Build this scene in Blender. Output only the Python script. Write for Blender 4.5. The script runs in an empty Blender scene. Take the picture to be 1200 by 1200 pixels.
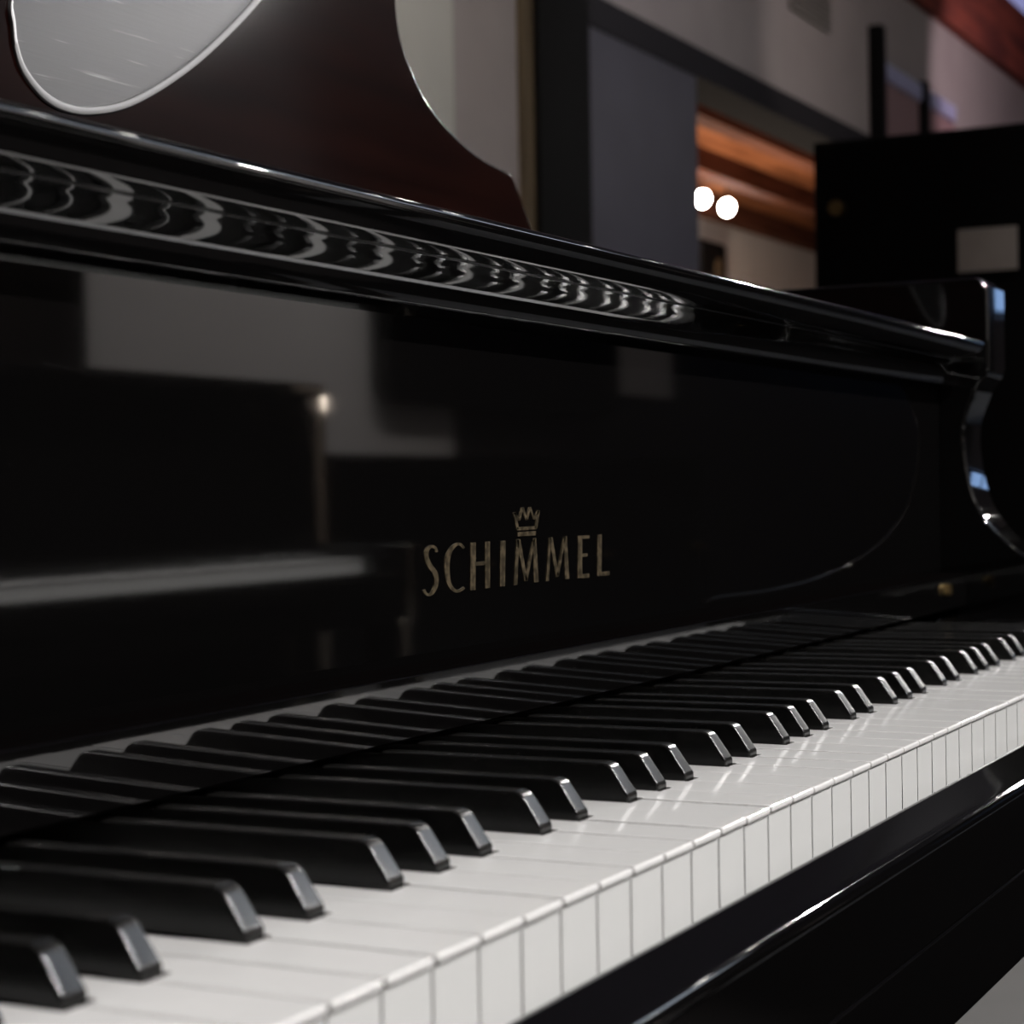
import bpy, bmesh, math, random
from mathutils import Vector, Matrix

# ------------------------------------------------------------------ camera, world, exposure
S = bpy.context.scene
COL = S.collection
CAM = Vector((-0.5492, -0.2306, 0.1103))
YAW, PITCH, ROLL, FPX = 0.4723, -0.0113, -0.0171, 2318.94
fw = Vector((math.cos(YAW) * math.cos(PITCH), math.sin(YAW) * math.cos(PITCH), math.sin(PITCH)))
rt0 = Vector((math.sin(YAW), -math.cos(YAW), 0)); up0 = rt0.cross(fw)
rt = math.cos(ROLL) * rt0 + math.sin(ROLL) * up0
up = -math.sin(ROLL) * rt0 + math.cos(ROLL) * up0
cam = bpy.data.cameras.new('camera'); camo = bpy.data.objects.new('camera', cam); COL.objects.link(camo)
camo.matrix_world = Matrix(((rt.x, up.x, -fw.x, CAM.x), (rt.y, up.y, -fw.y, CAM.y), (rt.z, up.z, -fw.z, CAM.z), (0, 0, 0, 1)))
cam.sensor_width = 36; cam.lens = FPX / 1200 * 36; cam.clip_start = .02; cam.clip_end = 100
cam.dof.use_dof = True; cam.dof.focus_distance = .84; cam.dof.aperture_fstop = 16
S.camera = camo
w = bpy.data.worlds.new('world'); S.world = w; w.use_nodes = True
w.node_tree.nodes['Background'].inputs[0].default_value = (.35, .4, .55, 1)
w.node_tree.nodes['Background'].inputs[1].default_value = .02
S.view_settings.view_transform = 'Standard'; S.view_settings.look = 'None'
S.view_settings.gamma = 1; S.view_settings.use_curve_mapping = False; S.view_settings.exposure = 0

def ray(x, y): return fw * FPX + rt * (x - 600) - up * (y - 600)
def on_y(x, y, Y):
    d = ray(x, y); return CAM + d * ((Y - CAM.y) / d.y)

# ------------------------------------------------------------------ materials
MATS = {}
def mat(name, col, rough=.5, metal=0, spec=.5, ior=1.5, coat=0, emit=None, estr=0, build=None):
    if name in MATS: return MATS[name]
    m = bpy.data.materials.new(name); m.use_nodes = True
    b = m.node_tree.nodes['Principled BSDF']
    b.inputs['Base Color'].default_value = (*col, 1); b.inputs['Roughness'].default_value = rough
    b.inputs['Metallic'].default_value = metal; b.inputs['Specular IOR Level'].default_value = spec
    b.inputs['IOR'].default_value = ior; b.inputs['Coat Weight'].default_value = coat
    if emit: b.inputs['Emission Color'].default_value = (*emit, 1); b.inputs['Emission Strength'].default_value = estr
    if build: build(m.node_tree, b)
    MATS[name] = m; return m
def noise_col(c1, c2, scale=(1, 1, 1), detail=4, nscale=5, lo=.35, hi=.65, bump=0, rough=None):
    def f(nt, b):
        n = nt.nodes; l = nt.links
        tc = n.new('ShaderNodeTexCoord'); mp = n.new('ShaderNodeMapping'); mp.inputs['Scale'].default_value = scale
        nz = n.new('ShaderNodeTexNoise'); nz.inputs['Scale'].default_value = nscale; nz.inputs['Detail'].default_value = detail
        cr = n.new('ShaderNodeValToRGB'); cr.color_ramp.elements[0].position = lo; cr.color_ramp.elements[1].position = hi
        cr.color_ramp.elements[0].color = (*c1, 1); cr.color_ramp.elements[1].color = (*c2, 1)
        l.new(tc.outputs['Object'], mp.inputs[0]); l.new(mp.outputs[0], nz.inputs['Vector']); l.new(nz.outputs['Fac'], cr.inputs[0])
        l.new(cr.outputs[0], b.inputs['Base Color'])
        if bump:
            bp = n.new('ShaderNodeBump'); bp.inputs['Strength'].default_value = bump; bp.inputs['Distance'].default_value = .002
            l.new(nz.outputs['Fac'], bp.inputs['Height']); l.new(bp.outputs[0], b.inputs['Normal'])
        if rough:
            mr = n.new('ShaderNodeMapRange'); mr.inputs[3].default_value = rough[0]; mr.inputs[4].default_value = rough[1]
            l.new(nz.outputs['Fac'], mr.inputs[0]); l.new(mr.outputs[0], b.inputs['Roughness'])
    return f
def brushed(nt, b):
    n = nt.nodes; l = nt.links
    tc = n.new('ShaderNodeTexCoord'); mp = n.new('ShaderNodeMapping'); mp.inputs['Scale'].default_value = (14, 14, 420)
    mp.inputs['Rotation'].default_value = (0, .06, 0)
    nz = n.new('ShaderNodeTexNoise'); nz.inputs['Scale'].default_value = 1.0; nz.inputs['Detail'].default_value = 3
    cr = n.new('ShaderNodeValToRGB'); cr.color_ramp.elements[0].position = .64; cr.color_ramp.elements[1].position = .80
    cr.color_ramp.elements[0].color = (.092, .091, .093, 1); cr.color_ramp.elements[1].color = (.27, .265, .27, 1)
    bp = n.new('ShaderNodeBump'); bp.inputs['Strength'].default_value = .10; bp.inputs['Distance'].default_value = .0006
    l.new(tc.outputs['Object'], mp.inputs[0]); l.new(mp.outputs[0], nz.inputs['Vector']); l.new(nz.outputs['Fac'], cr.inputs[0])
    l.new(cr.outputs[0], b.inputs['Base Color']); l.new(nz.outputs['Fac'], bp.inputs['Height']); l.new(bp.outputs[0], b.inputs['Normal'])

LACQ = mat('black_lacquer', (.0022, .002, .002), .035, spec=.95, ior=1.55)
MAHOG = mat('dark_mahogany_lacquer', (.02, .005, .004), .10, spec=.10, build=noise_col((.0030, .0008, .0006), (.0078, .0020, .0014), (1.2, 6, 9), 6, 5, .3, .7))
IVORY = mat('white_key_plastic', (.74, .73, .725), .07, spec=.5, build=noise_col((.73, .722, .716), (.755, .747, .741), nscale=40))
IVFRONT = mat('white_key_front_plastic', (.71, .71, .70), .16, spec=.5)
EBONY = mat('black_key_satin', (.007, .0068, .0066), .21, spec=.42, build=noise_col((.005, .005, .005), (.010, .0095, .009), (40, 6, 40), 3, 12))
WOOD = mat('pale_key_wood', (.42, .30, .19), .7, build=noise_col((.34, .24, .15), (.48, .36, .24), (90, 4, 90), 4, 3))
GOLD = mat('brass_gilt', (.30, .22, .11), .42, metal=.9, build=noise_col((.09, .07, .04), (.28, .215, .13), nscale=260, lo=.42, hi=.62))
BRASS = mat('brass', (.6, .42, .18), .28, metal=1)
STEEL = mat('brushed_silver', (.36, .36, .36), .33, metal=.9, build=brushed)
RIM = mat('polished_silver_rim', (.27, .266, .27), .42, metal=.55)
DARKMAT = mat('reflection_dark_mat', (.012, .011, .011), 1, spec=0, build=noise_col((.009, .008, .008), (.016, .015, .015), nscale=200))  # for the added dark sheet on the aisle floor
FELT = mat('dark_felt', (.002, .0016, .0016), 1, spec=0)
CASEBLK = mat('black_satin_case', (.004, .0036, .0035), .22, spec=.5)
PLASTER = mat('warm_grey_plaster', (.34, .29, .28), .85, build=noise_col((.325, .277, .267), (.355, .305, .293), nscale=3, bump=.15))
PLASTER2 = mat('lit_pier_plaster', (.47, .45, .41), .85, build=noise_col((.455, .435, .40), (.485, .465, .425), nscale=3, bump=.1))  # brighter lighting of the pier is put into a lighter plaster colour
WHITEWALL = mat('white_plaster', (.74, .69, .66), .85, build=noise_col((.72, .67, .64), (.76, .71, .68), nscale=2, bump=.1))
BROWNB = mat('dark_brown_boards', (.10, .038, .022), .8, spec=.05, build=noise_col((.075, .027, .015), (.13, .050, .030), (.5, 5, 5), 4, 3))
DARKWALL = mat('dark_brown_panelling', (.016, .012, .011), .6)
CEIL = mat('ceiling_blue_light_tint', (.20, .205, .29), .9)  # blue of the incoming light is put into the ceiling colour
FLOOR = mat('grey_polished_concrete', (.18, .175, .17), .55, build=noise_col((.165, .16, .155), (.20, .193, .188), nscale=2.5, detail=8, bump=.05))
BEAM = mat('red_brown_timber', (.2, .05, .04), .7, spec=.08, build=noise_col((.14, .040, .034), (.28, .070, .048), (.6, 4, 4), 5, 3))
ORANGE = mat('orange_pine_boards', (.20, .07, .028), .7, spec=.05, build=noise_col((.12, .040, .016), (.26, .095, .040), (.5, 5, 1), 5, 3))
TRIMW = mat('brown_oak_trim', (.12, .085, .05), .6, spec=.2, build=noise_col((.09, .062, .036), (.15, .105, .062), (6, 6, .6), 4, 4))
DOORM = mat('slate_blue_door_paint', (.070, .064, .082), .5, build=noise_col((.066, .060, .077), (.074, .068, .087), nscale=4))
LINT = mat('dark_slate_frame', (.030, .027, .030), .9, spec=.05)
BLACKP = mat('black_paint', (.005, .0042, .0042), .6, spec=.12)
PAPER = mat('beige_card', (.52, .45, .40), .8, build=noise_col((.50, .43, .38), (.54, .47, .42), nscale=20))
PINK = mat('mauve_board', (.30, .185, .19), .5)
BLUEGL = mat('blue_streak_tint', (.42, .42, .62), .3)  # bluish light along the rail is put into its colour
VENTM = mat('grey_vent_metal', (.20, .175, .16), .5)
LENS = mat('lit_lamp_lens', (1, .97, .92), .3, emit=(1, .95, .88), estr=90)
SKYP = mat('dusk_window_pane', (.2, .3, .5), .1, emit=(.34, .56, 1.0), estr=1.7)
SKYL = mat('skylight_glass', (.3, .35, .45), .2, emit=(.76, .86, 1.0), estr=2.3)
CHROME = mat('chrome', (.7, .7, .7), .15, metal=1)

# ------------------------------------------------------------------ mesh helpers
def mesh_obj(name, bm, m, parent=None, smooth=False, loc=None):
    me = bpy.data.meshes.new(name); bmesh.ops.recalc_face_normals(bm, faces=bm.faces); bm.to_mesh(me); bm.free()
    me.materials.append(m)
    if smooth: me.polygons.foreach_set('use_smooth', [True] * len(me.polygons))
    o = bpy.data.objects.new(name, me); COL.objects.link(o); o.parent = parent
    if loc: o.location = loc
    return o
def smooth_angle(o, deg=35):
    """smooth shading with sharp edges over `deg`, corner normals weighted by face area so that large flats stay flat"""
    me = o.data; me.polygons.foreach_set('use_smooth', [True] * len(me.polygons))
    bm = bmesh.new(); bm.from_mesh(me)
    for e in bm.edges:
        e.smooth = len(e.link_faces) == 2 and e.calc_face_angle(0) < math.radians(deg)
    cust = [None] * sum(len(f.verts) for f in bm.faces); li = 0
    area = {f.index: f.calc_area() for f in bm.faces}
    bm.faces.ensure_lookup_table()
    for f in bm.faces:
        for v in f.verts:
            seen = {f}; stack = [f]
            while stack:
                g = stack.pop()
                for e in g.edges:
                    if v in e.verts and e.smooth:
                        for h in e.link_faces:
                            if h not in seen: seen.add(h); stack.append(h)
            n = Vector((0, 0, 0))
            for g in seen: n += g.normal * area[g.index]
            cust[li] = n.normalized() if n.length > 0 else f.normal.copy(); li += 1
    bm.to_mesh(me); bm.free()
    me.normals_split_custom_set([tuple(n) for n in cust])
    return o
def add_box(bm, a, b, bev=0, seg=2):
    vs = [bm.verts.new((x, y, z)) for x in (a[0], b[0]) for y in (a[1], b[1]) for z in (a[2], b[2])]
    fs = [bm.faces.new([vs[i] for i in f]) for f in ((0, 1, 3, 2), (4, 6, 7, 5), (0, 4, 5, 1), (2, 3, 7, 6), (0, 2, 6, 4), (1, 5, 7, 3))]
    if bev:
        es = list({e for f in fs for e in f.edges})
        bmesh.ops.bevel(bm, geom=es, offset=bev, segments=seg, affect='EDGES', profile=.5)
def box(name, a, b, m, parent=None, bev=0, seg=2):
    bm = bmesh.new(); add_box(bm, a, b, bev, seg); o = mesh_obj(name, bm, m, parent)
    return smooth_angle(o) if bev else o
def prism(name, pts, axis, lo, hi, m, parent=None, bev=0, seg=2, smooth=True):
    """closed outline (2-D) extruded along an axis: 'x' -> pts are (y,z); 'y' -> (x,z); 'z' -> (x,y)"""
    bm = bmesh.new()
    mk = {'x': lambda p, t: (t, p[0], p[1]), 'y': lambda p, t: (p[0], t, p[1]), 'z': lambda p, t: (p[0], p[1], t)}[axis]
    A = [bm.verts.new(mk(p, lo)) for p in pts]; B = [bm.verts.new(mk(p, hi)) for p in pts]
    fa = bm.faces.new(A); fb = bm.faces.new(list(reversed(B)))
    n = len(pts)
    for i in range(n): bm.faces.new((A[i], B[i], B[(i + 1) % n], A[(i + 1) % n]))
    if bev:
        bmesh.ops.recalc_face_normals(bm, faces=bm.faces)
        bmesh.ops.bevel(bm, geom=list(fa.edges) + list(fb.edges), offset=bev, segments=seg, affect='EDGES', profile=.5)
    o = mesh_obj(name, bm, m, parent)
    return smooth_angle(o, 30) if smooth else o
def add_cyl(bm, a, b, r0, r1=None, n=20, caps=True):
    a, b = Vector(a), Vector(b); r1 = r0 if r1 is None else r1
    d = (b - a).normalized(); u = d.orthogonal().normalized(); v = d.cross(u)
    A = []; B = []
    for i in range(n):
        t = 2 * math.pi * i / n; k = u * math.cos(t) + v * math.sin(t)
        A.append(bm.verts.new(a + k * r0)); B.append(bm.verts.new(b + k * r1))
    for i in range(n): bm.faces.new((A[i], A[(i + 1) % n], B[(i + 1) % n], B[i]))
    if caps: bm.faces.new(list(reversed(A))); bm.faces.new(B)
def cyl(name, a, b, r0, m, parent=None, r1=None, n=20):
    bm = bmesh.new(); add_cyl(bm, a, b, r0, r1, n); return smooth_angle(mesh_obj(name, bm, m, parent))
def tag(o, label=None, cat=None, group=None, kind=None):
    for k, v in (('label', label), ('category', cat), ('group', group), ('kind', kind)):
        if v: o[k] = v
    return o
def empty(name, loc, label, cat, group=None, rz=0):
    o = bpy.data.objects.new(name, None); COL.objects.link(o); o.location = loc; o.rotation_euler.z = rz
    o.empty_display_size = .1
    return tag(o, label, cat, group)
def struct(o): o['kind'] = 'structure'; return o
def smoothcurve(pts, n=10):
    """Catmull-Rom through points"""
    out = []
    for i in range(len(pts) - 1):
        p0 = Vector(pts[max(i - 1, 0)]); p1 = Vector(pts[i]); p2 = Vector(pts[i + 1]); p3 = Vector(pts[min(i + 2, len(pts) - 1)])
        for k in range(n):
            t = k / n
            out.append(tuple(.5 * ((2 * p1) + (p2 - p0) * t + (2 * p0 - 5 * p1 + 4 * p2 - p3) * t * t + (3 * p1 - p0 - 3 * p2 + p3) * t ** 3)))
    out.append(tuple(pts[-1])); return out

FZ = -.73            # floor level; z = 0 is the top of the white keys
CZ = 3.55            # ceiling
YW = 2.70            # wall behind the piano
YF = -3.60           # wall across the aisle
XL, XR = -3.2, 16.0

# ------------------------------------------------------------------ the room
struct(box('floor', (XL - .2, YF - .2, FZ - .1), (XR + .2, 7.2, FZ), FLOOR))
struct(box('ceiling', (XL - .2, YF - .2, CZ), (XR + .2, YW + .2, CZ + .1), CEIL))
bm = bmesh.new()
OX0, OX1, OZ = 6.87, 9.4, 1.73
add_box(bm, (XL - .2, YW, FZ), (5.86, YW + .16, CZ))
add_box(bm, (5.86, YW, 1.85), (XR + .2, YW + .16, CZ))
add_box(bm, (OX1, YW, FZ), (XR + .2, YW + .16, 1.85))
struct(mesh_obj('wall_back', bm, PLASTER))
bm = bmesh.new()
add_box(bm, (XL - .2, YF - .16, FZ), (7.05, YF, CZ))
struct(mesh_obj('wall_front', bm, WHITEWALL))
bm = bmesh.new()
add_box(bm, (7.05, YF - .16, FZ), (XR + .2, YF, CZ))
struct(mesh_obj('wall_front_panelled', bm, DARKWALL))
struct(box('wall_left', (XL - .2, YF, FZ), (XL, YW, CZ), DARKWALL))
struct(box('wall_right', (XR, YF, FZ), (XR + .2, YW, CZ), PLASTER))
# window high in the end wall
WY0, WY1, WZ0, WZ1 = -3.55, -2.5, 1.38, 1.98
win = struct(box('window_1', (XR - .012, WY0, WZ0), (XR - .002, WY1, WZ1), SKYP))
bm = bmesh.new()
for y in (WY0, (WY0 + WY1) / 2 - .03, WY1 - .06): add_box(bm, (XR - .05, y, WZ0), (XR - .012, y + .06, WZ1))
for z in (WZ0, WZ1 - .06): add_box(bm, (XR - .05, WY0, z), (XR - .012, WY1, z + .06))
mesh_obj('window_frame', bm, BLACKP, win)
# long skylight strip in the ceiling by the white wall
sk_ = struct(box('window_2', (3.2, YF + .25, CZ - .02), (9.6, YF + 1.25, CZ + .01), SKYL))
bm = bmesh.new()
for k in range(6): add_box(bm, (3.2 + k * 1.268, YF + .22, CZ - .06), (3.26 + k * 1.268, YF + 1.28, CZ))
for y in (YF + .2, YF + 1.25): add_box(bm, (3.2, y, CZ - .06), (9.6, y + .05, CZ))
mesh_obj('skylight_frame', bm, WHITEWALL, sk_)
cl = struct(box('window_3', (9.0, YW - .012, 3.20), (15.5, YW - .002, 3.50), mat('clerestory_glass', (.2, .22, .35), .2, emit=(.40, .42, .80), estr=.55)))
bm = bmesh.new()
for k in range(6): add_box(bm, (9.0 + k * 1.29, YW - .03, 3.17), (9.05 + k * 1.29, YW - .002, 3.53))
mesh_obj('clerestory_frame', bm, BLACKP, cl)
# pilaster, oak trim, black pillar, lintel frame, timber beam on the wall behind
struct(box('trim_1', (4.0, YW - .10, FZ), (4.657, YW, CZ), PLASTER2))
struct(box('trim_2', (5.28, YW - .02, FZ), (5.36, YW, CZ), TRIMW))
struct(box('trim_3', (5.36, YW - .04, FZ), (5.766, YW, CZ), BLACKP))
struct(box('trim_4', (5.77, YW - .038, 1.735), (OX1 + .1, YW + .17, 1.85), LINT))
struct(box('trim_5', (OX1, YW - .05, FZ), (OX1 + .1, YW + .17, 1.735), LINT))
struct(box('trim_6', (6.2, YW - .06, 2.72), (XR, YW + .01, 3.17), BEAM))
d = struct(box('door_1', (5.72, YW - .03, FZ + .005), (6.80, YW + .02, 1.735), DOORM))
cyl('door_handle', (6.72, YW - .03, .30), (6.72, YW - .09, .30), .012, CHROME, d)
# the room beyond the opening
struct(box('wall_beyond', (5.0, 6.0, FZ), (22, 6.15, 2.6), WHITEWALL))
struct(box('ceiling_beyond', (5.0, YW + .16, 2.52), (22, 6.0, 2.62), ORANGE))
for i, y in enumerate((3.5, 4.25, 5.0, 5.8)):
    struct(box('trim_%d' % (7 + i), (5.0, y - .07, 2.36), (22, y + .07, 2.52), BROWNB))
struct(box('wall_beyond_left', (4.9, YW + .16, FZ), (5.0, 6.15, 2.6), WHITEWALL))
struct(box('wall_beyond_right', (22, YW + .16, FZ), (22.1, 6.15, 2.6), WHITEWALL))

# ------------------------------------------------------------------ spotlights
def spotlight(loc, target, power, label, group, size=58, col=(1, .972, .95), lens=.032, ceil=CZ, radius=.03, blend=.5):
    loc = Vector(loc); d = (Vector(target) - loc).normalized()
    e = empty('spotlight', loc, label, 'spotlight', group)
    cyl('stem', (0, 0, .05), (0, 0, ceil - loc.z), .008, BLACKP, e, n=10)
    bm = bmesh.new(); add_cyl(bm, -d * .10, d * .0, .040, .046, 24, True)
    smooth_angle(mesh_obj('housing', bm, BLACKP, e))
    cyl('lens', d * .001, d * .004, lens, LENS, e, n=24)
    l = bpy.data.lights.new('spot', 'SPOT'); l.energy = power; l.spot_size = math.radians(size); l.spot_blend = blend
    l.shadow_soft_size = radius; l.color = col
    lo = bpy.data.objects.new('spot_beam', l); COL.objects.link(lo); lo.parent = e
    lo.location = d * .012; lo.rotation_euler = d.to_track_quat('-Z', 'Y').to_euler()
    return e
G = 'spotlights hanging over the piano aisle'
spotlight((.35, -1.85, 2.0), (.12, .0, 0), 395, 'black ceiling spotlight aimed at the grand piano keys from over the aisle', None, 48)
GL = 'black ceiling spotlight in the row over the grand piano keyboard line'
spotlight((4.15, -2.2, 2.05), (.30, .4, .42), 42, 'black ceiling spotlight before the white wall, aimed at the music desk', None, 30)
spotlight((5.2, .09, 2.05), (.35, .0, .0), 430, GL, G, 40)
spotlight((8.4, .09, 2.05), (6.0, .3, -.73), 60, GL, G, 60)
spotlight((11.2, .09, 2.05), (9.0, .3, -.73), 60, GL, G, 60)
spotlight((3.3, .75, 2.05), (2.75, .5, -.73), 215, 'added ceiling spotlight brightening the bare floor beside the cupboard', None, 34)  # added light, brightens the floor patch below the key bed
G2 = 'spotlights washing the white wall'
GL2 = 'black ceiling spotlight aimed at the white wall across the aisle'
for x, wh in ((.6, 'beside the tall cabinet'), (2.6, 'above the tall cabinet'), (4.6, 'above the near end of the sideboard'), (6.2, 'above the dark stand-in shape')):
    spotlight((x, -2.3, 2.3), (x, YF, .75), 76, 'black ceiling spotlight aimed at the white wall ' + wh, G2, 95)
spotlight((1.2, -.45, 2.1), (1.4, -1.1, 0), 620, 'black ceiling spotlight pointing down at the opposite upright keyboard', None, 42)
G3 = 'added fill spotlights on the plaster wall'  # added lights without a known source, brighten the wall behind the piano
GL3 = 'added ceiling spotlight brightening the plaster wall behind the grand piano'
for wh, (x, tx, tz, pw, c) in zip(('pale pilaster', 'slate door', 'wall vent', 'mauve wall board'), ((3.4, 4.6, 1.0, 60, (1, .97, .9)), (5.6, 6.6, 1.5, 26, (.95, .95, 1)), (7.6, 8.8, 2.0, 19, (1, .9, .86)), (10.2, 11.6, 2.3, 60, (1, .80, .88)))):
    spotlight((x, 1.2, 2.5), (tx, YW, tz), pw, 'added ceiling spotlight brightening the plaster wall by the ' + wh, G3, 80, c)

for x in (2.2, 4.2, 6.2, 8.2):
    for y in (-1.75, -.85):
        e = empty('downlight', (x, y, CZ), 'small round downlight in the grey ceiling, in the double row over the aisle', 'downlight', 'downlights over the aisle')
        bm = bmesh.new(); add_cyl(bm, (0, 0, -.012), (0, 0, 0), .062, .066, 24); smooth_angle(mesh_obj('trim_ring', bm, CHROME, e))
        cyl('lens', (0, 0, -.016), (0, 0, -.0122), .045, LENS, e, n=24)

G4 = 'cluster of small spotlights down the showroom'
for x, y, z in ((8.7, -.9, 2.1), (10.3, -1.7, 2.1), (9.5, -1.25, 2.2), (9.2, .8, 2.1), (7.8, -.35, 2.0), (10.9, -1.1, 2.3)):
    spotlight((x, y, z), (1.0, .1, .05), 18, 'small black ceiling spotlight in the cluster beyond the cupboard, facing the grand piano', G4, 30)

# two lamps of the room beyond, seen through the opening
for px, nm in (((823, 233), 0), ((852, 243), 1)):
    p = on_y(*px, 5.45)
    spotlight(p, (p.x - 6, -2, .2), 60, ('bright round lamp beyond the doorway, next to the slate door edge', 'bright round lamp beyond the doorway, away from the slate door')[nm], 'lamps in the room beyond', 120, lens=.062, ceil=2.52, radius=.05)
l = bpy.data.lights.new('glow', 'POINT'); l.energy = 190; l.color = (1, .84, .68); l.shadow_soft_size = .15  # added fill light without a fixture, brightens the wall beyond the opening
lo = bpy.data.objects.new('room_beyond_fill', l); COL.objects.link(lo); lo.location = (12.5, 4.9, .9)

rg = box('added_mat', (-1.4, -1.62, FZ), (6.8, -.02, FZ + .008), DARKMAT, None, .003); tag(rg, 'added dark floor sheet in the aisle, darkening what the key slip reflects', 'added_mat')  # added unseen sheet, darkens the floor mirrored in the key slip

# ------------------------------------------------------------------ key meshes (shared by both keyboards)
W = .0235
BLK = {0: (1, -.0022), 1: (2, .0022), 3: (4, -.0033), 4: (5, 0.), 5: (6, .0033)}   # white index in the octave -> (seam, shift)
HB = .0046
def white_outline(i, grow=0, left=True, right=True, y0=0):
    """outline of white key i (0=C..6=B) in local x 0..W with notches for its black neighbours"""
    g = .0005 - grow; yb = .0488; ye = .190; cl = .0013
    x0, x1 = g, W - g
    rx = x1; lx = x0
    if right and i in BLK: rx = W + BLK[i][1] - HB - cl + grow
    j = (i - 1) % 7
    if left and j in BLK: lx = BLK[j][1] + HB + cl - grow
    pts = [(x0, y0), (x1, y0), (x1, yb)]
    if rx != x1: pts += [(rx, yb)]
    pts += [(rx, ye), (lx, ye)]
    if lx != x0: pts += [(lx, yb)]
    pts += [(x0, yb)]
    # drop doubles
    out = []
    for p in pts:
        if not out or (abs(out[-1][0] - p[0]) + abs(out[-1][1] - p[1])) > 1e-7: out.append(p)
    return out
def white_meshes(i, left=True, right=True):
    out = []
    # plastic top: rounded front lip
    bm = bmesh.new(); o = white_outline(i, 0, left, right)
    A = [bm.verts.new((x, y, -.0026)) for x, y in o]; B = [bm.verts.new((x, y, 0)) for x, y in o]
    fb = bm.faces.new(list(reversed(A))); ft = bm.faces.new(B); n = len(o)
    for k in range(n): bm.faces.new((A[k], A[(k + 1) % n], B[(k + 1) % n], B[k]))
    bmesh.ops.recalc_face_normals(bm, faces=bm.faces)
    corner = [e for e in bm.edges if all(abs(v.co.y) < 1e-6 for v in e.verts) and abs(e.verts[0].co.z - e.verts[1].co.z) > 1e-4]
    bmesh.ops.bevel(bm, geom=corner, offset=.0010, segments=3, affect='EDGES', profile=.5)
    front = [e for e in bm.edges if all(v.co.y < .00101 for v in e.verts) and abs(e.verts[0].co.z - e.verts[1].co.z) < 1e-6]
    bmesh.ops.bevel(bm, geom=front, offset=.0009, segments=3, affect='EDGES', profile=.5)
    rest = [e for e in bm.edges if len(e.link_faces) == 2 and all(abs(v.co.z) < 1e-6 for v in e.verts) and e.calc_face_angle(0) > 1.2]
    bmesh.ops.bevel(bm, geom=rest, offset=.0003, segments=2, affect='EDGES', profile=.5)
    ob = mesh_obj('key_top', bm, IVORY); smooth_angle(ob, 50); out.append(ob)
    # wooden stick
    bm = bmesh.new(); o = white_outline(i, -.0003, left, right, .0022)
    A = [bm.verts.new((x, y, -.026)) for x, y in o]; B = [bm.verts.new((x, y, -.0026)) for x, y in o]
    bm.faces.new(list(reversed(A))); bm.faces.new(B); n = len(o)
    for k in range(n): bm.faces.new((A[k], A[(k + 1) % n], B[(k + 1) % n], B[k]))
    out.append(mesh_obj('white_key', bm, WOOD))
    bm = bmesh.new(); add_box(bm, (.00055, .0013, -.0262), (W - .00055, .0023, -.0026)); out.append(mesh_obj('key_front', bm, IVFRONT))
    data = [q.data for q in out]
    for q in out: bpy.data.objects.remove(q)
    return data          # top, stick, front
def black_mesh():
    bm = bmesh.new()
    zb, h = -.004, .0132
    prof = [(.0502, zb), (.0502, .0022), (.0578, h), (.185, h), (.185, zb)]
    L = []; R = []
    for y, z in prof:
        hw = HB - .0007 * max(0, z) / h
        L.append(bm.verts.new((-hw, y, z))); R.append(bm.verts.new((hw, y, z)))
    bm.faces.new(L); bm.faces.new(list(reversed(R)))
    for k in range(5): bm.faces.new((L[k], R[k], R[(k + 1) % 5], L[(k + 1) % 5]))
    bmesh.ops.recalc_face_normals(bm, faces=bm.faces)
    brow = [e for e in bm.edges if all(abs(v.co.z - h) < 1e-6 and v.co.y < .06 for v in e.verts)]
    bmesh.ops.bevel(bm, geom=brow, offset=.0026, segments=5, affect='EDGES', profile=.5)
    es = [e for e in bm.edges if len(e.link_faces) == 2 and max(v.co.z for v in e.verts) > .001 and e.calc_face_angle(0) > .5]
    bmesh.ops.bevel(bm, geom=es, offset=.0010, segments=3, affect='EDGES', profile=.5)
    o = mesh_obj('black_key', bm, EBONY); smooth_angle(o, 60); d = o.data; bpy.data.objects.remove(o); return d
WM = {i: white_meshes(i) for i in range(7)}
WM['A0'] = white_meshes(5, left=False); WM['C8'] = white_meshes(0, right=False, left=False)
BM = black_mesh()
def keyboard(parent, x_a0, detail=True):
    rnd = random.Random(3)
    for k in range(52):
        i = (k + 5) % 7; key = 'A0' if k == 0 else 'C8' if k == 51 else i
        top, stick, fr = WM[key]; dz = rnd.uniform(-.00016, .00016)
        o = bpy.data.objects.new('white_key', stick); COL.objects.link(o); o.parent = parent; o.location = (x_a0 + k * W, 0, dz)
        o.rotation_euler.y = rnd.uniform(-.003, .003) if detail else 0
        for nm, me in (('key_top', top), ('key_front', fr)):
            c = bpy.data.objects.new(nm, me); COL.objects.link(c); c.parent = o
        if i in BLK and k < 51:
            b = bpy.data.objects.new('black_key', BM); COL.objects.link(b); b.parent = parent
            b.location = (x_a0 + (k + 1) * W + BLK[i][1], 0, 0)

# ------------------------------------------------------------------ the grand piano
XA0 = -16 * W; XC8 = XA0 + 52 * W; XM = (XA0 + XC8) / 2        # keyboard ends and middle
HWI = .715                                                       # half of the width between the arms
XI0, XI1 = XM - HWI, XM + HWI; TA = .055
YP = .166                                                        # face of the fallboard
piano = empty('grand_piano', (XM, .6, FZ), 'black lacquered grand piano with open keyboard and gilt maker name', 'piano')
pinv = Matrix.Translation((-XM, -.6, -FZ))
def attach(o):                                                   # built in world coordinates, stored under the piano's Empty
    o.parent = piano; o.matrix_parent_inverse = pinv; return o
k0 = set(bpy.data.objects)
keyboard(None, XA0)
for o in set(bpy.data.objects) - k0:
    if o.parent is None: attach(o)
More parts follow.
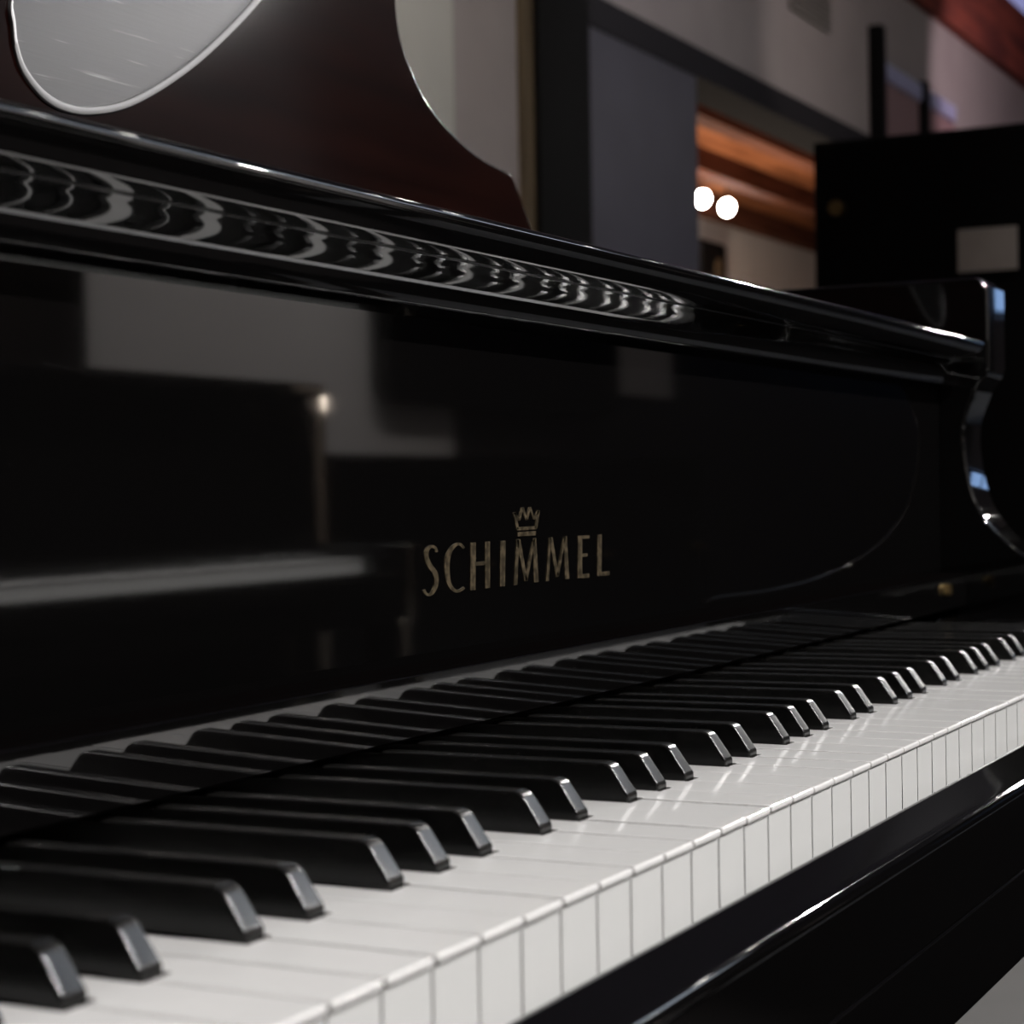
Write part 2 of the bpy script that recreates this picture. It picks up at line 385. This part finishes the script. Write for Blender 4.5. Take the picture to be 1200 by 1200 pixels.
# lip profile: sections of (arc length mm, normal angle below horizontal at start and end)
def lip_profile():
    y, z = .1335, .2175; pts = [(.188, .2175), (y, z)]
    secs = [(5.2, -90, 0, 10), (1.5, 0, 14, 6), (9.5, 14, 36, 14), (.9, 36, 41.5, 5), (3.8, 41.5, 52, 8), (.5, 52, 85, 4), (.7, 85, 10, 4), (.6, 10, 52, 4),
            (2.3, 52, 46, 6), (2.9, 46, 52, 6), (6.2, 52, 39.7, 9), (.8, 39.7, 34.3, 5), (8.4, 34.3, 13, 12), (1.8, 15, 88, 6)]
    for L, a, b, n in secs:
        for k in range(n):
            t = math.radians(a + (b - a) * (k + .5) / n); s = L / n / 1000
            y += math.sin(t) * s; z -= math.cos(t) * s; pts.append((y, z))
    return pts
lp = lip_profile(); zlip = lp[-1][1]
lp = lp + [(.188, zlip - .0002)]
attach(prism('fallboard_lip', lp, 'x', XI0 + .002, XI1 - .002, LACQ))
fb = attach(box('fallboard', (XI0 + .002, YP, .0168), (XI1 - .002, YP + .02, zlip + .002), LACQ, None, .0012, 3))
tl = math.tan(math.radians(1.6)); yr = .1475
attach(prism('fallboard_rail', [(YP - .0005, .0165), (yr - .0165 * tl, .0165), (yr - .0396 * tl, .0396), (yr - .0396 * tl + .0006, .0402), (YP - .0005, .0402)], 'x', XI0 + .002, XI1 - .002, LACQ))
attach(box('ledge_blackout', (XI0 + .002, yr - .0402 * tl + .0004, .0402), (XI1 - .002, YP - .0002, .0414), FELT))  # added matte black strip, keeps the rail ledge from showing a reflection
attach(box('name_felt', (XI0 + .002, yr + .006, .0142), (XI1 - .002, YP + .018, .0166), FELT))
for x in (2 * XM - .885, .885):
    bm = bmesh.new(); add_cyl(bm, (x, yr - .005, .0315), (x, yr + .001, .0315), .0042, .0050, 18)
    attach(smooth_angle(mesh_obj('fallboard_pivot', bm, BRASS)))
ks = [(-.0045, -.066), (-.0045, -.0232), (-.0052, -.0221), (-.0064, -.0217), (-.0078, -.0220), (-.0195, -.0270)]
ks += [(-.0195 - .0065 * math.sin(t), -.0333 + .0063 * math.cos(t)) for t in [math.radians(22 + 68 * k / 8) for k in range(1, 9)]] + [(-.026, -.066)]
attach(prism('key_slip', ks, 'x', XI0 + .055, XI1 - .055, LACQ))
attach(box('key_bed', (XI0, -.0272, -.106), (XI1, .45, -.0664), LACQ, None, .0009, 3))
for a, b in ((XI0 + .0005, XA0 - .0012), (XC8 + .0012, XI1 - .0005)):
    attach(box('key_block', (a, -.026, -.066), (b, yr - .002, .0125), LACQ, None, .004, 4))
# arms with a scooped front
arm = [(.132, .2625), (.128, .258), (.128, .197), (.131, .189), (.138, .180)]
arm += smoothcurve([(.138, .180), (.1475, .152), (.1455, .118), (.137, .090), (.121, .069), (.100, .053), (.066, .037), (.022, .026), (-.020, .0205), (-.0315, .012), (-.034, -.004)], 14)[1:]
arm += [(-.034, -.102), (-.030, -.106), (.62, -.106), (.62, .2655), (.136, .2655)]
for x in (XI0 - TA, XI1):
    attach(prism('arm', arm, 'x', x, x + TA, LACQ, None, .003, 3))
# rim, lid, music shelf
def rim_outline(off=0):
    x0, x1 = XI0 - TA + off, XI1 + TA - off
    right = smoothcurve([(x1, .62), (x1, .82), (x1 - .05, 1.02), (x1 - .22, 1.20), (x1 - .46, 1.40), (x1 - .68, 1.72 - off), (x1 - .92, 1.98 - off)], 8)
    tail = smoothcurve([(x1 - .92, 1.98 - off), (x1 - 1.10, 2.05 - off), (x0 + .20, 2.05 - off), (x0 + .05, 1.97 - off), (x0, 1.80 - off)], 6)[1:]
    return right + tail + [(x0, .62)]
ro = rim_outline(); ri = rim_outline(.045)
bm = bmesh.new(); n = len(ro)
V = [[bm.verts.new((x, y, z)) for x, y in o] for o, z in ((ro, -.102), (ro, .2655), (ri, .2655), (ri, -.102))]
for a, b in ((0, 1), (1, 2), (2, 3), (3, 0)):
    for i in range(n - 1): bm.faces.new((V[a][i], V[a][i + 1], V[b][i + 1], V[b][i]))
for i in (0, n - 1): bm.faces.new([V[k][i] for k in range(4)])
attach(smooth_angle(mesh_obj('rim', bm, LACQ)))
attach(box('music_shelf', (XI0 + .003, .30, .232), (XI1 - .003, .66, .2496), LACQ, None, .002, 2))
attach(box('action_cover', (XI0 + .003, .1885, .19), (XI1 - .003, .31, .206), LACQ, None, .002, 2))
attach(prism('lid', rim_outline(-.012)[:-1] + [(XI0 - TA - .012, .70), (XI1 + TA + .012, .70)], 'z', .267, .286, LACQ, None, .004, 3))
attach(box('lid_flap', (XI0 - TA - .012, .70, .288), (XI1 + TA + .012, 1.02, .306), LACQ, None, .004, 3))
attach(box('sound_board', (XI0 - .005, .30, -.06), (XI1 + .005, .64, -.04), FELT))
# legs, casters, pedal lyre
for x, y in ((XI0 + .06, .36), (XI1 - .06, .36), (XM - .30, 1.62)):
    bm = bmesh.new(); add_cyl(bm, (x, y, -.102), (x, y, -.20), .062, .070, 28); add_cyl(bm, (x, y, -.20), (x, y, -.66), .056, .038, 28)
    leg = attach(smooth_angle(mesh_obj('leg', bm, LACQ)))
    bm = bmesh.new(); add_cyl(bm, (x - .018, y, FZ + .032), (x + .018, y, FZ + .032), .032, None, 24); add_cyl(bm, (x, y, -.70), (x, y, -.655), .020, None, 18)
    c = smooth_angle(mesh_obj('caster', bm, BRASS)); c.parent = leg
for sx in (-.10, .10):
    attach(cyl('lyre_post', (XM + sx, .34, -.102), (XM + sx * .9, .34, FZ + .10), .019, LACQ))
attach(box('pedal_box', (XM - .15, .28, FZ + .04), (XM + .15, .40, FZ + .115), LACQ, None, .006, 3))
for sx in (-.07, 0, .07):
    bm = bmesh.new(); add_box(bm, (XM + sx - .016, .16, FZ + .062), (XM + sx + .016, .30, FZ + .074), .004, 3); attach(smooth_angle(mesh_obj('pedal', bm, BRASS)))

# music desk: outline traced on its own leaning plane
DY, DZ, DT = .368, .25, math.radians(5)
nrm = Vector((0, math.cos(DT), -math.sin(DT))); p0 = Vector((0, DY, DZ)); updir = Vector((0, math.sin(DT), math.cos(DT)))
def desk_uv(x, y):
    d = ray(x, y); k = (p0 - CAM).dot(nrm) / d.dot(nrm); P = CAM + d * k
    return (P.x, (P - p0).dot(updir))
dpx = [(622, 264), (612, 236), (601, 207), (597, 203), (590, 199), (567, 187), (545, 170), (520, 145), (500, 118), (485, 88), (474, 60), (467, 30), (464, 0)]
edge = [desk_uv(*p) for p in dpx]
ur, vr = edge[0]; base_u = ur + (edge[0][0] - edge[1][0]) / (edge[1][1] - edge[0][1]) * vr
right = [(base_u, 0.0)] + edge[:3] + smoothcurve(edge[3:], 5)
ue, ve = right[-1]
right += smoothcurve([(ue, ve), (ue - .004, ve + .04), (ue - .03, ve + .075), (ue - .09, ve + .095), (XM, ve + .105)], 6)[1:]
outline = right + [(2 * XM - u, v) for u, v in reversed(right[:-1])]
# (outline is symmetrical about the middle of the keyboard)
TD = .016
bm = bmesh.new()
A = [bm.verts.new((u, 0, v)) for u, v in outline]; B = [bm.verts.new((u, TD, v)) for u, v in outline]
fa = bm.faces.new(A); fb_ = bm.faces.new(list(reversed(B)))
for i in range(len(A)): bm.faces.new((A[i], B[i], B[(i + 1) % len(A)], A[(i + 1) % len(A)]))
bmesh.ops.recalc_face_normals(bm, faces=bm.faces)
bmesh.ops.bevel(bm, geom=list(fa.edges), offset=.0016, segments=3, affect='EDGES', profile=.5)
desk = mesh_obj('music_desk', bm, MAHOG); smooth_angle(desk, 30)
desk.matrix_world = Matrix.Translation((0, DY, DZ)) @ Matrix.Rotation(-DT, 4, 'X')
mw = desk.matrix_world.copy(); desk.parent = piano; desk.matrix_parent_inverse = pinv; desk.matrix_basis = mw
desk['label'] = 'dark mahogany music desk with concave shoulders'
# leaning oval inlay: its lower edge traced on the desk plane, closed above within the desk
vis = [desk_uv(*p) for p in ((10, 0), (12, 33), (15, 58), (25, 87), (48, 116), (74, 131), (107, 135), (150, 126), (200, 98), (250, 58), (305, 0))]
cv = vis + [(.388, .164), (.401, .196), (.385, .219), (.345, .226), (.295, .214), (.243, .185), (.197, .149), (.162, .113)]
oval = []; NO = len(cv) * 12
for i in range(len(cv)):
    q0, q1, q2, q3 = (Vector(cv[(i + j) % len(cv)]) for j in (-1, 0, 1, 2))
    for k in range(12):
        t = k / 12
        oval.append(tuple(.5 * ((2 * q1) + (q2 - q0) * t + (2 * q0 - 5 * q1 + 4 * q2 - q3) * t * t + (3 * q1 - q0 - 3 * q2 + q3) * t ** 3)))
oc = (sum(p[0] for p in oval) / NO, sum(p[1] for p in oval) / NO)
def ring(s, d):
    k = (1 - s) / .038 if s > .9 else 1
    return [(oc[0] + (u - oc[0]) * s - .0016 * k, d, oc[1] + (v - oc[1]) * s + .0012 * k) for u, v in oval]
bm = bmesh.new()
R = [[bm.verts.new(p) for p in ring(s, dd)] for s, dd in ((1, .0005), (1, -.0010), (.996, -.0018), (.968, -.0018), (.962, -.0012), (.962, .0005))]
for a in range(len(R) - 1):
    for i in range(NO): bm.faces.new((R[a][i], R[a][(i + 1) % NO], R[a + 1][(i + 1) % NO], R[a + 1][i]))
rimo = mesh_obj('oval_rim', bm, RIM, desk); smooth_angle(rimo, 70); rimo['label'] = 'bright silver rim of the oval'
bm = bmesh.new()
R = [[bm.verts.new(p) for p in ring(s, dd)] for s, dd in ((.963, -.0008), (.75, -.0008), (.4, -.0008))]
for a in range(2):
    for i in range(NO): bm.faces.new((R[a][i], R[a][(i + 1) % NO], R[a + 1][(i + 1) % NO], R[a + 1][i]))
bm.faces.new(R[2])
ovo = mesh_obj('oval_inlay', bm, STEEL, desk, True); ovo['label'] = 'brushed silver oval set in the music desk'

# gilt name and crown on the fallboard (each letter its own piece)
def lx(cx, cy):           # crop pixels of the name -> photo pixels
    return 470 + cx / 4.4444, 580 + cy / 4.4444
def panel(cx, cy):
    p = on_y(*lx(cx, cy), YP); return (p.x, p.z)
def glyph(name, polys):
    bm = bmesh.new(); y0, y1 = YP - .00035, YP + .0003
    for pl in polys:
        A = [bm.verts.new((x, y0, z)) for x, z in pl]; B = [bm.verts.new((x, y1, z)) for x, z in pl]
        bm.faces.new(A); bm.faces.new(list(reversed(B)))
        for i in range(len(A)): bm.faces.new((A[i], B[i], B[(i + 1) % len(A)], A[(i + 1) % len(A)]))
    o = mesh_obj(name, bm, GOLD); o.parent = fb; o.matrix_parent_inverse = Matrix.Identity(4); return o
def stroke(pts, wd):      # crop-pixel polyline -> quads of the given pixel widths, on the panel
    out = []
    for i in range(len(pts)):
        a = Vector(pts[max(i - 1, 0)]); b = Vector(pts[min(i + 1, len(pts) - 1)]); t = (b - a).normalized(); nn = Vector((-t.y, t.x))
        ww = wd[i] if isinstance(wd, (list, tuple)) else wd
        out.append((Vector(pts[i]) + nn * ww / 2, Vector(pts[i]) - nn * ww / 2))
    return [panel(*p[0]) for p in out] + [panel(*p[1]) for p in reversed(out)]
def quad(*p): return [panel(*q) for q in p]
sp = smoothcurve([(183, 298), (176, 276), (158, 268), (138, 280), (129, 308), (134, 342), (152, 376), (172, 402), (181, 434), (178, 474), (164, 506), (144, 520), (126, 512), (117, 494)], 4)
wS = [12 + 13 * math.exp(-((i - .48 * len(sp)) / (.26 * len(sp))) ** 2) for i in range(len(sp))]
glyph('logo_letter', [stroke(sp, wS)])
cp = smoothcurve([(325, 278), (305, 257), (282, 260), (258, 284), (242, 324), (236, 376), (240, 428), (252, 470), (274, 497), (300, 500), (326, 482)], 4)
wC = [13 + 13 * math.exp(-((i - .5 * len(cp)) / (.25 * len(cp))) ** 2) for i in range(len(cp))]
glyph('logo_letter', [stroke(cp, wC)])
glyph('logo_letter', [quad((359, 248), (386, 247), (384, 495), (358, 498)), quad((435, 244), (460, 242), (460, 484), (435, 487)), quad((384, 350), (437, 344), (437, 364), (384, 370))])
glyph('logo_letter', [quad((514, 240), (541, 238), (538, 475), (513, 477))])
glyph('logo_letter', [quad((598, 232), (612, 230), (602, 468), (585, 471)), quad((598, 232), (618, 230), (655, 440), (640, 450)), quad((688, 226), (697, 225), (655, 449), (640, 447)), quad((684, 226), (700, 224), (714, 453), (690, 456))])
glyph('logo_letter', [quad((768, 222), (778, 221), (767, 448), (752, 450)), quad((768, 222), (786, 220), (818, 418), (806, 428)), quad((846, 217), (856, 216), (818, 426), (806, 424)), quad((845, 217), (860, 215), (873, 437), (851, 440))])
glyph('logo_letter', [quad((918, 213), (940, 212), (940, 430), (917, 434)), quad((938, 212), (978, 210), (978, 226), (938, 229)), quad((938, 306), (968, 303), (968, 320), (938, 323)), quad((938, 413), (977, 409), (977, 430), (938, 434))])
glyph('logo_letter', [quad((1020, 207), (1042, 206), (1041, 420), (1019, 423)), quad((1040, 402), (1083, 397), (1083, 418), (1040, 423))])
crown = [stroke([(605, 178), (588, 92)], 13), stroke([(588, 92), (612, 132)], 9), stroke([(612, 132), (631, 66)], 10), stroke([(631, 66), (652, 130)], 10), stroke([(652, 130), (669, 64)], 10),
         stroke([(669, 64), (690, 126)], 9), stroke([(690, 126), (714, 80)], 9), stroke([(714, 80), (700, 172)], 13), quad((600, 168), (702, 162), (701, 179), (601, 186)), quad((602, 194), (700, 188), (698, 210), (604, 217))]
glyph('logo_crown', crown)

# ------------------------------------------------------------------ upright piano across the aisle (seen mirrored in the fallboard)
UX, UY = 1.46, -1.035
upr = empty('upright_piano', (UX, UY, FZ + .0081), 'black upright piano with open keyboard facing the grand across the aisle', 'piano', None, math.pi)
def ub(name, a, b, m=LACQ, bev=.003):
    return box(name, (a[0], a[1], a[2] - FZ), (b[0], b[1], b[2] - FZ), m, upr, bev)
kb = bpy.data.objects.new('keyboard', None); COL.objects.link(kb); kb.parent = upr; kb.location = (0, 0, -FZ)
k0 = set(bpy.data.objects); keyboard(None, -.611, False)
for o in set(bpy.data.objects) - k0:
    if o.parent is None: o.parent = upr; o.location.z -= FZ
bpy.data.objects.remove(kb)
for s in (-1, 1):
    xs = sorted((s * .655, s * .70))
    ub('side_panel', (xs[0], .12, FZ), (xs[1], .50, .262)); ub('arm', (xs[0], -.04, -.10), (xs[1], .12, .02))
    xb = sorted((s * .614, s * .655)); ub('key_block', (xb[0], -.02, -.06), (xb[1], .15, .012))
    ub('leg', (xs[0], -.03, FZ), (xs[1], .03, -.10))
ub('upper_panel', (-.655, .165, .005), (.655, .19, .25)); ub('lower_panel', (-.655, .14, FZ + .06), (.655, .16, -.10))
ub('top_lid', (-.712, .13, .262), (.712, .51, .280)); ub('key_bed', (-.655, -.03, -.105), (.655, .16, -.062))
ub('key_slip', (-.655, -.034, -.062), (.655, -.005, -.021), LACQ, .006); ub('back_panel', (-.655, .47, FZ + .02), (.655, .50, .26)); ub('bottom_board', (-.655, .14, FZ + .01), (.655, .47, FZ + .06))

# ------------------------------------------------------------------ furniture by the white wall (seen mirrored in the fallboard)
sb = empty('sideboard', (6.3, -3.28, FZ), 'long low black sideboard under the dark stand-in shape', 'sideboard')
box('body', (-2.2, -.28, .06), (2.2, .26, .95), CASEBLK, sb, .004)
box('plinth', (-2.15, -.24, 0), (2.15, .22, .06), BLACKP, sb)
box('top_board', (-2.23, -.30, .95), (2.23, .30, .972), LACQ, sb, .003)
for k in range(4):
    x = -2.18 + k * 1.09
    dd = box('sideboard_door', (x, .26, .08), (x + 1.07, .28, .94), CASEBLK, sb, .003)
    cyl('door_knob', (x + 1.0, .28, .55), (x + 1.0, .305, .55), .013, BRASS, dd)
ws = empty('dark_standin', (7.48, YF, .92), 'large dark rounded stand-in shape on the wall above the sideboard', 'dark_shape')  # stand-in for a dark mirrored shape, more plausibly a raised piano lid
ol = []
for sx, sz, a0 in ((1, 1, 0), (-1, 1, 90), (-1, -1, 180), (1, -1, 270)):
    for k in range(7):
        t = math.radians(a0 + 15 * k); ol.append((sx * 1.02 + .12 * math.cos(t), sz * .33 + .12 * math.sin(t)))
prism('body', ol, 'y', .03, .09, CASEBLK, ws, .006)
box('bracket', (-.3, 0, -.2), (.3, .03, .2), BLACKP, ws)
po = box('poster', (8.85, YF + .001, .60), (9.55, YF + .006, .92), PAPER); tag(po, 'pale poster pinned to the dark panelling past the dark stand-in shape', 'poster')
cb = empty('tall_cabinet', (2.9, -3.38, FZ), 'tall black cabinet standing against the white wall behind the upright', 'cabinet')
box('body', (-1.1, -.2, 0), (1.15, .2, 2.3), CASEBLK, cb, .004)
for x in (-1.08, .085): 
    dd = box('cabinet_door', (x, .2, .04), (x + 1.05, .222, 2.26), CASEBLK, cb, .004); cyl('door_knob', (x + (.98 if x < 0 else .07), .222, 1.1), (x + (.98 if x < 0 else .07), .25, 1.1), .014, BRASS, dd)

# ------------------------------------------------------------------ black cabinet with a card, behind the treble end
bc = empty('cupboard', (3.62, .45, FZ), 'tall black cupboard with a beige card on its front beyond the grand piano', 'cupboard')
box('body', (-.18, -.45, .0), (.25, .635, 1.555), BLACKP, bc, .004)
for a, b in ((-.44, .09), (.095, .625)):
    dd = box('cupboard_door', (-.20, a, .05), (-.18, b, 1.545), BLACKP, bc, .003)
cyl('door_knob', (-.20, .575, 1.41), (-.222, .575, 1.41), .016, BRASS, dd)
cd = box('notice_card', (3.418, .658, .532), (3.4195, .778, .618), PAPER); tag(cd, 'beige paper card stuck on the black cupboard door', 'card')

# ------------------------------------------------------------------ things on the wall behind
vt = empty('air_vent', (8.3, YW, 2.36), 'grey louvred air vent high on the plaster wall', 'vent')
box('frame', (-.28, -.02, -.10), (.28, 0, .12), VENTM, vt, .003)
for k in range(7): box('slat', (-.25, -.03, -.075 + k * .026), (.25, -.018, -.060 + k * .026), VENTM, vt)
db = empty('display_board', (9.3, YW, 1.3), 'mauve wall board with top rail coloured as a bluish light streak and dark upright posts', 'board')
box('board', (.0, -.03, 0), (1.55, 0, .88), PINK, db)
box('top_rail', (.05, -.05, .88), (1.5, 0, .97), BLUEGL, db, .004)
for x, h in ((-.06, 1.13), (.77, .99)): box('post', (x, -.07, 0), (x + .085, -.001, h), BLACKP, db, .003)
p = on_y(828, 305, 5.9)
sk = empty('wall_speaker', (p.x, 6.0, p.z), 'small black loudspeaker on the white wall through the doorway', 'loudspeaker')
box('body', (-.30, -.18, -.25), (.30, 0, .16), BLACKP, sk, .05, 4)
cyl('cone', (.08, -.181, -.08), (.08, -.186, -.08), .10, TRIMW, sk)
